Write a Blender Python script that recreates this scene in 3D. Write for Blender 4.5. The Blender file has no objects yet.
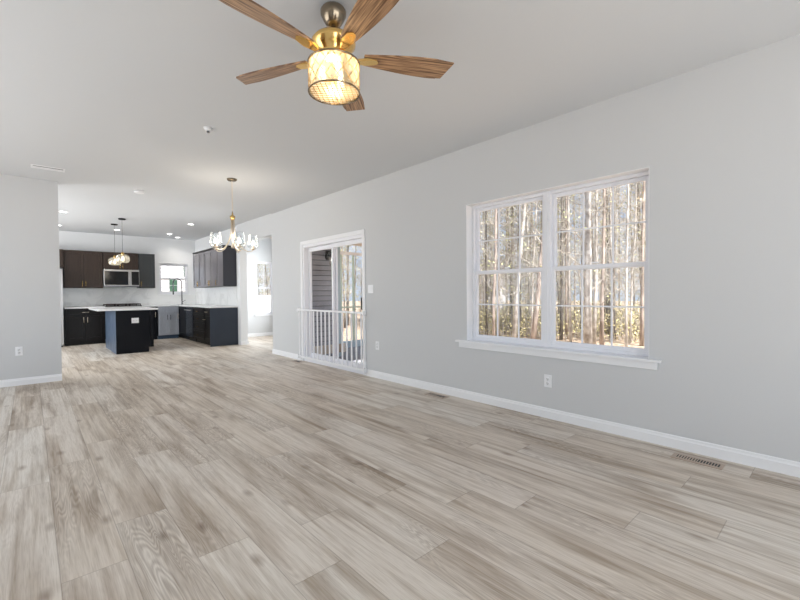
import bpy, math, random
from mathutils import Vector, Matrix
R = math.radians
PI = math.pi
rnd = random.Random(7)
S = bpy.context.scene
COL = S.collection

# ------------------------------------------------------------------ camera
f_px, yaw, pitch, roll, CH = 408.395, 0.735670, -0.0162175, -0.0085938, 1.16505
cyw, syw = math.cos(yaw), math.sin(yaw)
Fv = Vector((syw*math.cos(pitch), cyw*math.cos(pitch), math.sin(pitch)))
Rv = Vector((cyw, -syw, 0)); Uv = Rv.cross(Fv)
R2 = Rv*math.cos(roll) + Uv*math.sin(roll); U2 = -Rv*math.sin(roll) + Uv*math.cos(roll)
cd = bpy.data.cameras.new('camera'); cam = bpy.data.objects.new('camera', cd); COL.objects.link(cam)
m = Matrix((R2, U2, -Fv)).transposed().to_4x4(); m.translation = Vector((0, 0, CH))
cam.matrix_world = m
cd.sensor_fit = 'HORIZONTAL'; cd.sensor_width = 36.0; cd.lens = 36.0*f_px/800.0
cd.clip_start = .05; cd.clip_end = 400
S.camera = cam
S.view_settings.view_transform = 'Standard'; S.view_settings.look = 'None'
S.view_settings.gamma = 1; S.view_settings.use_curve_mapping = False
S.view_settings.exposure = -0.04
S.cycles.diffuse_bounces = 6; S.cycles.max_bounces = 12; S.cycles.transparent_max_bounces = 24
S.cycles.caustics_reflective = False; S.cycles.caustics_refractive = False
S.cycles.sample_clamp_indirect = 6

# ------------------------------------------------------------------ world
w = bpy.data.worlds.new('sky'); S.world = w; w.use_nodes = True
nt = w.node_tree; nt.nodes.clear()
out = nt.nodes.new('ShaderNodeOutputWorld'); bg = nt.nodes.new('ShaderNodeBackground')
tc = nt.nodes.new('ShaderNodeTexCoord'); sep = nt.nodes.new('ShaderNodeSeparateXYZ')
cr = nt.nodes.new('ShaderNodeValToRGB')
cr.color_ramp.elements[0].position = 0.0; cr.color_ramp.elements[0].color = (.62, .75, .92, 1)
cr.color_ramp.elements[1].position = 0.55; cr.color_ramp.elements[1].color = (.25, .45, .85, 1)
nz = nt.nodes.new('ShaderNodeTexNoise'); nz.inputs['Scale'].default_value = 3.0; nz.inputs['Detail'].default_value = 6
cr2 = nt.nodes.new('ShaderNodeValToRGB')
cr2.color_ramp.elements[0].position = .48; cr2.color_ramp.elements[1].position = .68
mix = nt.nodes.new('ShaderNodeMixRGB'); mix.inputs[2].default_value = (.95, .97, 1, 1)
nt.links.new(tc.outputs['Generated'], sep.inputs[0]); nt.links.new(sep.outputs['Z'], cr.inputs[0])
nt.links.new(tc.outputs['Generated'], nz.inputs['Vector']); nt.links.new(nz.outputs[0], cr2.inputs[0])
nt.links.new(cr2.outputs[0], mix.inputs[0]); nt.links.new(cr.outputs[0], mix.inputs[1])
nt.links.new(mix.outputs[0], bg.inputs[0]); bg.inputs[1].default_value = 1.0
nt.links.new(bg.outputs[0], out.inputs[0])

# ------------------------------------------------------------------ sun and the large soft area lights added as fill
def light(name, kind, loc, energy, color=(1, 1, 1), direction=None, **kw):
    l = bpy.data.lights.new(name, kind); l.energy = energy; l.color = color
    for k, v in kw.items(): setattr(l, k, v)
    o = bpy.data.objects.new(name, l); COL.objects.link(o); o.location = loc
    if direction is not None: o.rotation_euler = Vector(direction).to_track_quat('-Z', 'Y').to_euler()
    return o
light('sun', 'SUN', (0, 0, 20), 14.0, (1, .97, .93), (.35, 1, -1.45), angle=R(2))
light('fill_light_rear', 'AREA', (0.8, -2.42, 1.35), 96, (.83, .925, 1), (0, 1, .45), shape='RECTANGLE', size=4.0, size_y=1.9)  # added fill from behind the camera, source unseen
light('fill_light_left', 'AREA', (-2.42, 4.3, 1.35), 88, (.83, .925, 1), (1, .1, .5), shape='RECTANGLE', size=5.0, size_y=1.9)  # added fill from the unseen left side of the room
light('fill_light_kitchen', 'AREA', (-2.42, 10.2, 1.4), 235, (.90, .955, 1), (1, 0, .0), shape='RECTANGLE', size=3.6, size_y=1.8)  # unseen area light added to brighten the kitchen
light('fill_light_morning_room', 'AREA', (5.50, 9.65, 1.4), 85, (.90, .96, 1), (-1, 0, .1), shape='RECTANGLE', size=1.9, size_y=1.5)  # extra fill added out of view for the morning room

# ------------------------------------------------------------------ materials
def srgb(r, g, b):
    return tuple(((c/255)/12.92 if c/255 <= .04045 else ((c/255+.055)/1.055)**2.4) for c in (r, g, b)) + (1,)
MATS = {}
def mat(name, col, rough=.5, metal=0, bump=0, bscale=60, var=0, vscale=4, stretch=(1, 1, 1), spec=.35, emit=None, estr=0, col2=None, trans=0):
    mt = bpy.data.materials.new(name); mt.use_nodes = True; t = mt.node_tree; b = t.nodes['Principled BSDF']
    b.inputs['Base Color'].default_value = col; b.inputs['Roughness'].default_value = rough
    b.inputs['Metallic'].default_value = metal; b.inputs['Specular IOR Level'].default_value = spec
    if trans: b.inputs['Transmission Weight'].default_value = trans
    if emit: b.inputs['Emission Color'].default_value = emit; b.inputs['Emission Strength'].default_value = estr
    co = t.nodes.new('ShaderNodeTexCoord'); mp = t.nodes.new('ShaderNodeMapping'); mp.inputs['Scale'].default_value = stretch
    t.links.new(co.outputs['Object'], mp.inputs[0])
    if var or col2:
        n = t.nodes.new('ShaderNodeTexNoise'); n.inputs['Scale'].default_value = vscale; n.inputs['Detail'].default_value = 5
        t.links.new(mp.outputs[0], n.inputs['Vector'])
        r_ = t.nodes.new('ShaderNodeValToRGB'); r_.color_ramp.elements[0].position = .35; r_.color_ramp.elements[1].position = .65
        c2 = col2 or tuple(min(1, c*(1+var)) for c in col[:3])+(1,)
        c1 = col if col2 else tuple(c*(1-var) for c in col[:3])+(1,)
        r_.color_ramp.elements[0].color = c1; r_.color_ramp.elements[1].color = c2
        t.links.new(n.outputs[0], r_.inputs[0]); t.links.new(r_.outputs[0], b.inputs['Base Color'])
    if bump:
        n = t.nodes.new('ShaderNodeTexNoise'); n.inputs['Scale'].default_value = bscale
        bp = t.nodes.new('ShaderNodeBump'); bp.inputs['Strength'].default_value = bump; bp.inputs['Distance'].default_value = .01
        t.links.new(mp.outputs[0], n.inputs['Vector']); t.links.new(n.outputs[0], bp.inputs['Height']); t.links.new(bp.outputs[0], b.inputs['Normal'])
    MATS[name] = mt
    return mt
def glassy(name, tint=(1, 1, 1, 1), refl=.07, rough=.01):
    mt = bpy.data.materials.new(name); mt.use_nodes = True; t = mt.node_tree; t.nodes.clear()
    o = t.nodes.new('ShaderNodeOutputMaterial'); mx = t.nodes.new('ShaderNodeMixShader')
    tr = t.nodes.new('ShaderNodeBsdfTransparent'); tr.inputs[0].default_value = tint
    gl = t.nodes.new('ShaderNodeBsdfGlossy'); gl.inputs['Roughness'].default_value = rough
    lw = t.nodes.new('ShaderNodeLayerWeight'); lw.inputs[0].default_value = .25
    mr = t.nodes.new('ShaderNodeMapRange'); mr.inputs[3].default_value = refl*.5; mr.inputs[4].default_value = min(1, refl*5)
    t.links.new(lw.outputs['Facing'], mr.inputs[0]); t.links.new(mr.outputs[0], mx.inputs[0])
    t.links.new(tr.outputs[0], mx.inputs[1]); t.links.new(gl.outputs[0], mx.inputs[2]); t.links.new(mx.outputs[0], o.inputs[0])
    MATS[name] = mt
    return mt

wall_m = mat('wall_paint', (.604, .607, .611, 1), .85, bump=.06, bscale=220, spec=.25)
ceil_m = mat('ceiling_paint', (.665, .678, .694, 1), .9, bump=.05, bscale=180, spec=.2)
kwall_m = mat('kitchen_wall_paint', (.76, .765, .77, 1), .8, bump=.05, bscale=220, spec=.25)
trim_m = mat('white_trim_paint', (.82, .82, .83, 1), .4, bump=.02, bscale=40)
vinyl_m = mat('white_vinyl', (.80, .80, .83, 1), .35, bump=.02, bscale=30)
plate_m = mat('white_plastic', (.83, .83, .84, 1), .35)
slot_m = mat('dark_slot', (.05, .05, .05, 1), .6)
brass_m = mat('antique_brass', (.62, .42, .16, 1), .22, 1, bump=.03, bscale=90)
gold_m = mat('polished_gold', (.95, .62, .22, 1), .2, 1)
nickel_m = mat('warm_nickel', (.27, .22, .16, 1), .22, 1)
champ_m = mat('champagne_metal', (.78, .68, .55, 1), .28, 1)
steel_m = mat('stainless_steel', (.45, .43, .42, 1), .28, 1, bump=.04, bscale=120, stretch=(1, 1, 12))
chrome_m = mat('chrome', (.16, .16, .17, 1), .2, 1)
black_m = mat('black_metal', (.012, .012, .012, 1), .4)
bglass_m = mat('black_glass', (.006, .006, .007, 1), .08)
grate_m = mat('cast_iron_grate', (.035, .022, .018, 1), .5)
esp_m = mat('espresso_stained_wood', srgb(56, 45, 39), .34, spec=.25, var=.18, vscale=6, stretch=(14, 14, 1), bump=.05, bscale=20)
slate_m = mat('slate_painted_wood', srgb(56, 58, 59), .34, var=.06, vscale=6, stretch=(14, 14, 1))
navy_m = mat('navy_black_painted_wood', srgb(13, 15, 21), .4, spec=.15, var=.12, vscale=7, stretch=(14, 14, 1))
ebony_m = mat('dark_brown_painted_wood', srgb(27, 25, 25), .34, spec=.2, var=.15, vscale=7, stretch=(14, 14, 1))
bluegrey_m = mat('blue_grey_wood', srgb(160, 164, 172), .38, var=.06, vscale=7, stretch=(14, 14, 1))  # paler blue-grey than the other base cabinets
isl_side_m = mat('weathered_blue_panel', srgb(92, 108, 128), .35, col2=srgb(46, 60, 80), vscale=5, stretch=(3, 3, 1))
endp_m = mat('slate_blue_panel', srgb(46, 53, 64), .42, var=.06)
gloss_m = mat('gloss_reflection_grey', srgb(118, 115, 119), .12, var=.05, vscale=5, stretch=(10, 10, 1), spec=1.0)  # grey base colour stands in for the window reflection on the doors
counter_m = mat('white_quartz', (.80, .80, .80, 1), .18, var=.04, vscale=9)
glass_m = glassy('window_glass', refl=.012)
clear_m = glassy('clear_glass', (.97, .98, .98, 1), .22)
siding_m = mat('grey_vinyl_siding', srgb(146, 148, 155), .6, var=.03, vscale=4)
porch_ceil_m = mat('tan_porch_ceiling', srgb(196, 176, 156), .7, var=.05, vscale=3)
deck_m = mat('grey_deck_boards', srgb(140, 142, 146), .7, var=.12, vscale=5, stretch=(1, 10, 1))
bark_white = mat('white_birch_bark', srgb(212, 208, 202), .8, col2=srgb(150, 142, 134), vscale=5, stretch=(1, 1, .8), bump=.3, bscale=20)
bark_tan = mat('tan_bark', srgb(184, 170, 160), .85, col2=srgb(124, 114, 106), vscale=5, stretch=(2, 2, .5), bump=.3, bscale=20)
bark_grey = mat('grey_bark', srgb(134, 129, 122), .85, col2=srgb(86, 82, 78), vscale=5, stretch=(2, 2, .4), bump=.3, bscale=20)
twig_m = mat('twig_bark', srgb(206, 199, 188), .85, col2=srgb(146, 138, 128), vscale=2)
leaf_m = mat('yellow_green_leaf', srgb(196, 192, 142), .7, col2=srgb(148, 152, 106), vscale=1.5)
brush_m = mat('dry_brush', srgb(204, 192, 146), .8, col2=srgb(158, 148, 102), vscale=1.2)
house_m = mat('white_house_siding', (.62, .62, .64, 1), .6, var=.03)
shutter_m = mat('dark_green_shutter', srgb(52, 82, 66), .5)
roof_m = mat('grey_shingle', srgb(110, 108, 108), .8, var=.2, vscale=8)
evergreen_m = mat('evergreen_leaf', srgb(46, 62, 44), .7, col2=srgb(28, 36, 30), vscale=5)
dark_glass = mat('dark_window_pane', srgb(60, 66, 74), .1)  # dark panes of the outside houses

# crystal liner, bulbs
def translucent(name, col, mixf=.5, bump=.4):
    mt = bpy.data.materials.new(name); mt.use_nodes = True; t = mt.node_tree; t.nodes.clear()
    o = t.nodes.new('ShaderNodeOutputMaterial'); a = t.nodes.new('ShaderNodeBsdfTranslucent'); a.inputs[0].default_value = col
    g = t.nodes.new('ShaderNodeBsdfTransparent'); g.inputs[0].default_value = (1, .97, .92, 1)
    gl = t.nodes.new('ShaderNodeBsdfGlossy'); gl.inputs['Roughness'].default_value = .1
    m1 = t.nodes.new('ShaderNodeMixShader'); m1.inputs[0].default_value = mixf
    m2 = t.nodes.new('ShaderNodeMixShader'); m2.inputs[0].default_value = .12
    t.links.new(a.outputs[0], m1.inputs[1]); t.links.new(g.outputs[0], m1.inputs[2])
    t.links.new(m1.outputs[0], m2.inputs[1]); t.links.new(gl.outputs[0], m2.inputs[2]); t.links.new(m2.outputs[0], o.inputs[0])
    vo = t.nodes.new('ShaderNodeTexVoronoi'); vo.inputs['Scale'].default_value = 70
    co = t.nodes.new('ShaderNodeTexCoord'); t.links.new(co.outputs['Object'], vo.inputs['Vector'])
    bp = t.nodes.new('ShaderNodeBump'); bp.inputs['Strength'].default_value = bump
    t.links.new(vo.outputs['Distance'], bp.inputs['Height'])
    for n in (a, gl): t.links.new(bp.outputs[0], n.inputs['Normal'])
    return mt
crystal_m = translucent('crystal_liner', (.85, .74, .56, 1), .5)
pendglass_m = translucent('rippled_crystal_glass', (.62, .60, .52, 1), .6)
shade_m = glassy('clear_seeded_glass', (.93, .95, .96, 1), .16, .03)
def emis(name, col, s):
    mt = bpy.data.materials.new(name); mt.use_nodes = True; b = mt.node_tree.nodes['Principled BSDF']
    b.inputs['Base Color'].default_value = (1, 1, 1, 1); b.inputs['Emission Color'].default_value = col; b.inputs['Emission Strength'].default_value = s
    return mt
bulb_m = emis('warm_bulb', (1, .84, .58, 1), 3.5)
cbulb_m = emis('chandelier_bulb', (1, .93, .80, 1), 5)
led_m = emis('recessed_led', (1, .97, .93, 1), 9)

# ---- plank floor
def floor_mat():
    mt = bpy.data.materials.new('oak_look_plank_floor'); mt.use_nodes = True; t = mt.node_tree; b = t.nodes['Principled BSDF']
    N = t.nodes.new; L = t.links.new
    def M_(op, a, b_=None, c=None):
        n = N('ShaderNodeMath'); n.operation = op
        for i, v in enumerate((a, b_, c)):
            if v is None: continue
            if isinstance(v, (int, float)): n.inputs[i].default_value = v
            else: L(v, n.inputs[i])
        return n.outputs[0]
    co = N('ShaderNodeTexCoord'); sp = N('ShaderNodeSeparateXYZ'); L(co.outputs['Object'], sp.inputs[0])
    X, Y = sp.outputs['X'], sp.outputs['Y']
    PW, PL = .23, 1.52
    u = M_('DIVIDE', M_('ADD', X, PLANK_X0), PW); row = M_('FLOOR', u); fu = M_('SUBTRACT', u, row)
    wn = N('ShaderNodeTexWhiteNoise'); wn.noise_dimensions = '1D'; L(row, wn.inputs['W'])
    v = M_('ADD', M_('DIVIDE', Y, PL), M_('MULTIPLY', wn.outputs['Value'], 7.0)); cl = M_('FLOOR', v); fv = M_('SUBTRACT', v, cl)
    cx = N('ShaderNodeCombineXYZ'); L(row, cx.inputs[0]); L(cl, cx.inputs[1])
    wid = N('ShaderNodeTexWhiteNoise'); wid.noise_dimensions = '3D'; L(cx.outputs[0], wid.inputs['Vector'])
    sid = N('ShaderNodeSeparateColor'); L(wid.outputs['Color'], sid.inputs[0])
    r1, r2, r3 = sid.outputs[0], sid.outputs[1], sid.outputs[2]
    # grain coords, shifted plank by plank
    def coords(sx, sy, k):
        c = N('ShaderNodeCombineXYZ')
        L(M_('MULTIPLY', X, sx), c.inputs[0]); L(M_('MULTIPLY', Y, sy), c.inputs[1]); L(M_('MULTIPLY', r1, k), c.inputs[2])
        return c.outputs[0]
    def noise(vec, sc, det=4, dist=0):
        n = N('ShaderNodeTexNoise'); n.inputs['Scale'].default_value = sc; n.inputs['Detail'].default_value = det; n.inputs['Distortion'].default_value = dist
        L(vec, n.inputs['Vector']); return n.outputs[0]
    cath = noise(coords(9, .75, 37), 1.0, 2, .3)
    rings = M_('SINE', M_('MULTIPLY', cath, 210.0))
    rings = M_('MULTIPLY', M_('ADD', rings, 1.0), .5)
    ringmask = noise(coords(2.5, .8, 91), 1.0, 2)
    rm = N('ShaderNodeMapRange'); rm.inputs[1].default_value = .46; rm.inputs[2].default_value = .66; L(ringmask, rm.inputs[0])
    streak = noise(coords(60, 1.6, 13), 1.0, 5)
    fine = noise(coords(240, 9, 5), 1.0, 3)
    blot = noise(coords(8, .95, 53), 1.0, 4, .6)
    # small knots
    kn = N('ShaderNodeTexVoronoi'); kn.inputs['Scale'].default_value = 1.0; L(coords(5.2, 2.3, 71), kn.inputs['Vector'])
    kr = N('ShaderNodeMapRange'); kr.inputs[1].default_value = .02; kr.inputs[2].default_value = .16; kr.inputs[3].default_value = 1; kr.inputs[4].default_value = 0
    L(kn.outputs['Distance'], kr.inputs[0])
    base = N('ShaderNodeValToRGB')
    e = base.color_ramp.elements; e[0].position = .0; e[0].color = srgb(212, 200, 185); e[1].position = 1; e[1].color = srgb(226, 219, 209)
    e2 = base.color_ramp.elements.new(.5); e2.color = srgb(221, 211, 199)
    L(r2, base.inputs[0])
    def mulc(col, fac, dark):
        mx = N('ShaderNodeMixRGB'); mx.blend_type = 'MULTIPLY'; L(fac, mx.inputs[0]) if not isinstance(fac, float) else None
        L(col, mx.inputs[1]); mx.inputs[2].default_value = dark; return mx.outputs[0]
    c = base.outputs[0]
    bl = N('ShaderNodeMapRange'); bl.inputs[1].default_value = .47; bl.inputs[2].default_value = .70; L(blot, bl.inputs[0])
    c = mulc(c, bl.outputs[0], (.62, .56, .50, 1))
    st = N('ShaderNodeMapRange'); st.inputs[1].default_value = .45; st.inputs[2].default_value = .72; L(streak, st.inputs[0])
    c = mulc(c, st.outputs[0], (.82, .79, .76, 1))
    fn = N('ShaderNodeMapRange'); fn.inputs[1].default_value = .45; fn.inputs[2].default_value = .7; L(fine, fn.inputs[0])
    c = mulc(c, fn.outputs[0], (.84, .82, .79, 1))
    mid = noise(coords(26, .9, 29), 1.0, 3, .3); ms = N('ShaderNodeMapRange'); ms.inputs[1].default_value = .52; ms.inputs[2].default_value = .70; L(mid, ms.inputs[0])
    c = mulc(c, ms.outputs[0], (.74, .69, .63, 1))
    c = mulc(c, M_('MULTIPLY', M_('MULTIPLY', rings, rm.outputs[0]), .5), (.45, .39, .34, 1))
    c = mulc(c, M_('MULTIPLY', kr.outputs[0], .75), (.42, .34, .28, 1))
    # seams
    def edge(fr, wd):
        a = M_('LESS_THAN', fr, wd); bb = M_('GREATER_THAN', fr, 1-wd); return M_('MAXIMUM', a, bb)
    seam = M_('MAXIMUM', edge(fu, .009), edge(fv, .0014))
    c = mulc(c, M_('MULTIPLY', seam, .55), (.50, .46, .42, 1))
    L(c, b.inputs['Base Color'])
    rr = N('ShaderNodeMapRange'); rr.inputs[3].default_value = .34; rr.inputs[4].default_value = .50; L(streak, rr.inputs[0]); L(rr.outputs[0], b.inputs['Roughness'])
    b.inputs['Specular IOR Level'].default_value = .45
    bp = N('ShaderNodeBump'); bp.inputs['Strength'].default_value = .12; bp.inputs['Distance'].default_value = .004
    L(M_('SUBTRACT', M_('ADD', fine, M_('MULTIPLY', streak, .5)), seam), bp.inputs['Height']); L(bp.outputs[0], b.inputs['Normal'])
    return mt
PLANK_X0 = 2.918
floor_m = floor_mat()

def tile_mat():
    mt = bpy.data.materials.new('marble_look_tile'); mt.use_nodes = True; t = mt.node_tree; b = t.nodes['Principled BSDF']
    co = t.nodes.new('ShaderNodeTexCoord'); n = t.nodes.new('ShaderNodeTexNoise'); n.inputs['Scale'].default_value = 3; n.inputs['Detail'].default_value = 8; n.inputs['Distortion'].default_value = 1.2
    t.links.new(co.outputs['Object'], n.inputs['Vector'])
    r_ = t.nodes.new('ShaderNodeValToRGB'); r_.color_ramp.elements[0].position = .40; r_.color_ramp.elements[1].position = .5
    r_.color_ramp.elements[0].color = (.72, .72, .71, 1); r_.color_ramp.elements[1].color = (.80, .80, .79, 1)
    t.links.new(n.outputs[0], r_.inputs[0])
    t.links.new(r_.outputs[0], b.inputs['Base Color']); b.inputs['Roughness'].default_value = .15
    sp = t.nodes.new('ShaderNodeSeparateXYZ'); t.links.new(co.outputs['Object'], sp.inputs[0])
    ad = t.nodes.new('ShaderNodeMath'); t.links.new(sp.outputs['X'], ad.inputs[0]); t.links.new(sp.outputs['Y'], ad.inputs[1])
    cb = t.nodes.new('ShaderNodeCombineXYZ'); t.links.new(ad.outputs[0], cb.inputs[0]); t.links.new(sp.outputs['Z'], cb.inputs[1])
    br = t.nodes.new('ShaderNodeTexBrick'); br.inputs['Scale'].default_value = 1; br.inputs['Brick Width'].default_value = .305; br.inputs['Row Height'].default_value = .076; br.inputs['Mortar Size'].default_value = .0015
    t.links.new(cb.outputs[0], br.inputs['Vector'])
    bp = t.nodes.new('ShaderNodeBump'); bp.inputs['Strength'].default_value = .3; bp.inputs['Distance'].default_value = .002; bp.invert = True
    t.links.new(br.outputs['Fac'], bp.inputs['Height']); t.links.new(bp.outputs[0], b.inputs['Normal'])
    return mt
tile_m = tile_mat()
def blade_mat():
    mt = bpy.data.materials.new('walnut_blade_wood'); mt.use_nodes = True; t = mt.node_tree; b = t.nodes['Principled BSDF']
    co = t.nodes.new('ShaderNodeTexCoord'); mp = t.nodes.new('ShaderNodeMapping'); mp.inputs['Scale'].default_value = (3, 90, 10)
    t.links.new(co.outputs['Object'], mp.inputs[0])
    n = t.nodes.new('ShaderNodeTexNoise'); n.inputs['Scale'].default_value = 1.5; n.inputs['Detail'].default_value = 6; n.inputs['Distortion'].default_value = .4
    t.links.new(mp.outputs[0], n.inputs['Vector'])
    r_ = t.nodes.new('ShaderNodeValToRGB'); r_.color_ramp.elements[0].position = .36; r_.color_ramp.elements[1].position = .66
    r_.color_ramp.elements[0].color = srgb(98, 68, 46); r_.color_ramp.elements[1].color = srgb(198, 158, 120)
    t.links.new(n.outputs[0], r_.inputs[0]); t.links.new(r_.outputs[0], b.inputs['Base Color']); b.inputs['Roughness'].default_value = .42
    return mt
blade_m = blade_mat()
def ground_mat():
    mt = bpy.data.materials.new('leaf_litter'); mt.use_nodes = True; t = mt.node_tree; b = t.nodes['Principled BSDF']
    co = t.nodes.new('ShaderNodeTexCoord')
    v = t.nodes.new('ShaderNodeTexVoronoi'); v.inputs['Scale'].default_value = 9; t.links.new(co.outputs['Object'], v.inputs['Vector'])
    sc = t.nodes.new('ShaderNodeSeparateColor'); t.links.new(v.outputs['Color'], sc.inputs[0])
    r_ = t.nodes.new('ShaderNodeValToRGB'); e = r_.color_ramp.elements; e[0].color = srgb(120, 106, 92); e[1].color = srgb(188, 174, 154)
    a = r_.color_ramp.elements.new(.5); a.color = srgb(160, 138, 116)
    t.links.new(sc.outputs[0], r_.inputs[0]); t.links.new(r_.outputs[0], b.inputs['Base Color']); b.inputs['Roughness'].default_value = .9
    return mt
ground_m = ground_mat()
concrete_m = mat('pale_concrete', (.80, .80, .80, 1), .8, var=.05)
register_m = mat('brown_register_metal', srgb(176, 158, 142), .4)

# ------------------------------------------------------------------ mesh helpers
class MB:
    def __init__(s): s.v = []; s.f = []; s.sm = []
    def add(s, vs, fs, smooth=False):
        o = len(s.v); s.v += [tuple(x) for x in vs]; s.f += [tuple(i+o for i in f) for f in fs]; s.sm += [smooth]*len(fs); return s
    def box(s, a, b):
        x0, x1 = sorted((a[0], b[0])); y0, y1 = sorted((a[1], b[1])); z0, z1 = sorted((a[2], b[2]))
        return s.add([(x0,y0,z0),(x1,y0,z0),(x1,y1,z0),(x0,y1,z0),(x0,y0,z1),(x1,y0,z1),(x1,y1,z1),(x0,y1,z1)],
                     [(0,3,2,1),(4,5,6,7),(0,1,5,4),(1,2,6,5),(2,3,7,6),(3,0,4,7)])
    def lathe(s, prof, c=(0, 0, 0), n=24, cap=True):
        vs = []; fs = []
        for (r, z) in prof:
            for k in range(n):
                a = 2*PI*k/n; vs.append((c[0]+r*math.cos(a), c[1]+r*math.sin(a), c[2]+z))
        for i in range(len(prof)-1):
            for k in range(n):
                k2 = (k+1) % n; fs.append((i*n+k, i*n+k2, (i+1)*n+k2, (i+1)*n+k))
        if cap:
            fs.append(tuple(reversed(range(n)))); fs.append(tuple(range((len(prof)-1)*n, len(prof)*n)))
        return s.add(vs, fs, True)
    def tube(s, pts, r, n=8, cap=True):
        pts = [Vector(p) for p in pts]; m_ = len(pts)
        rs = r if isinstance(r, (list, tuple)) else [r]*m_
        vs = []; fs = []
        d0 = (pts[1]-pts[0]).normalized(); up = Vector((0, 0, 1)) if abs(d0.z) < .9 else Vector((1, 0, 0))
        a = d0.cross(up).normalized()
        for i, p in enumerate(pts):
            d = (pts[min(i+1, m_-1)]-pts[max(i-1, 0)]).normalized()
            a = (a - d*a.dot(d)); a = a.normalized() if a.length > 1e-6 else d.orthogonal().normalized()
            b = d.cross(a)
            for k in range(n):
                t = 2*PI*k/n; q = p + a*(rs[i]*math.cos(t)) + b*(rs[i]*math.sin(t)); vs.append(q)
        for i in range(m_-1):
            for k in range(n):
                k2 = (k+1) % n; fs.append((i*n+k, i*n+k2, (i+1)*n+k2, (i+1)*n+k))
        if cap: fs.append(tuple(reversed(range(n)))); fs.append(tuple(range((m_-1)*n, m_*n)))
        return s.add(vs, fs, True)
    def mesh(s, name, m_):
        me = bpy.data.meshes.new(name); me.from_pydata(s.v, [], s.f); me.materials.append(m_)
        me.polygons.foreach_set('use_smooth', s.sm); me.update(); return me
    def build(s, name, m_, parent=None, bevel=0, auto=True):
        o = bpy.data.objects.new(name, s.mesh(name, m_)); COL.objects.link(o)
        if parent: o.parent = parent
        if bevel:
            b = o.modifiers.new('bevel', 'BEVEL'); b.width = bevel; b.segments = 2; b.limit_method = 'ANGLE'
        return o
def prop(o, label=None, cat=None, group=None, kind=None):
    if label: o['label'] = label
    if cat: o['category'] = cat
    if group: o['group'] = group
    if kind: o['kind'] = kind
    return o
def thing(name, label, cat, loc=(0, 0, 0), rz=0, group=None):
    o = bpy.data.objects.new(name, None); COL.objects.link(o); o.location = loc; o.rotation_euler.z = rz
    o.empty_display_size = .1
    return prop(o, label, cat, group)
def struct(name, mb, m_, parent=None, bevel=0):
    o = mb.build(name, m_, parent, bevel)
    if not parent: o['kind'] = 'structure'
    return o
def sroot(name, loc=(0, 0, 0), rz=0):
    o = bpy.data.objects.new(name, None); COL.objects.link(o); o.location = loc; o.rotation_euler.z = rz; o['kind'] = 'structure'; return o
def copy_tree(o, parent=None):
    c = o.copy(); COL.objects.link(c)
    if parent: c.parent = parent
    for ch in list(o.children): copy_tree(ch, c)
    return c
def holed(mb, axis, p0, p1, a0, a1, z0, z1, holes):
    """wall slab from p0 to p1 along axis, spanning a0..a1 by z0..z1 with rectangular holes (a,b,z,z)"""
    aa = sorted({a0, a1, *[h[0] for h in holes], *[h[1] for h in holes]}); zz = sorted({z0, z1, *[h[2] for h in holes], *[h[3] for h in holes]})
    idx = {}; vs = []
    def V(s_, i, j):
        k = (s_, i, j)
        if k not in idx:
            idx[k] = len(vs); pp = (p0, p1)[s_]
            vs.append((pp, aa[i], zz[j]) if axis == 'x' else (aa[i], pp, zz[j]))
        return idx[k]
    solid = lambda i, j: 0 <= i < len(aa)-1 and 0 <= j < len(zz)-1 and not any(h[0] < (aa[i]+aa[i+1])/2 < h[1] and h[2] < (zz[j]+zz[j+1])/2 < h[3] for h in holes)
    fs = []
    for i in range(len(aa)-1):
        for j in range(len(zz)-1):
            if not solid(i, j): continue
            fs.append((V(0,i,j), V(0,i,j+1), V(0,i+1,j+1), V(0,i+1,j))); fs.append((V(1,i,j), V(1,i+1,j), V(1,i+1,j+1), V(1,i,j+1)))
            if not solid(i-1, j): fs.append((V(0,i,j), V(1,i,j), V(1,i,j+1), V(0,i,j+1)))
            if not solid(i+1, j): fs.append((V(0,i+1,j), V(0,i+1,j+1), V(1,i+1,j+1), V(1,i+1,j)))
            if not solid(i, j-1): fs.append((V(0,i,j), V(0,i+1,j), V(1,i+1,j), V(1,i,j)))
            if not solid(i, j+1): fs.append((V(0,i,j+1), V(1,i,j+1), V(1,i+1,j+1), V(0,i+1,j+1)))
    if axis == 'y': fs = [tuple(reversed(f)) for f in fs]
    mb.add(vs, fs)
    return mb

# ------------------------------------------------------------------ structure
H = 2.74; W = 3.534; YL = 7.325; YB = 12.908; KW = 3.63
X0, Y0 = -2.2, -2.2
fl = MB().add([(X0-.15,Y0-.15,0),(W+.1,Y0-.15,0),(W+.1,7.7,0),(W+.1,8.0,0),(5.5,8.0,0),(5.5,11.15,0),(3.7,11.15,0),(3.7,YB+.1,0),(X0-.15,YB+.1,0)], [(0,1,2,3,4,5,6,7,8)])
base = fl.v[:]; fl.add([(a,b,-.2) for a,b,c in base], [tuple(reversed(range(9)))])
fl.f += [(i, i+9, (i+1)%9+9, (i+1)%9) for i in range(9)]; fl.sm += [False]*9
struct('floor', fl, floor_m)
struct('ceiling', MB().box((X0-.15, Y0-.15, H), (W+.17, 7.5, H+.2)), ceil_m)
struct('ceiling_kitchen', MB().box((X0-.15, 7.5, H+.02), (5.65, YB+.15, H+.22)), ceil_m)

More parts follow.
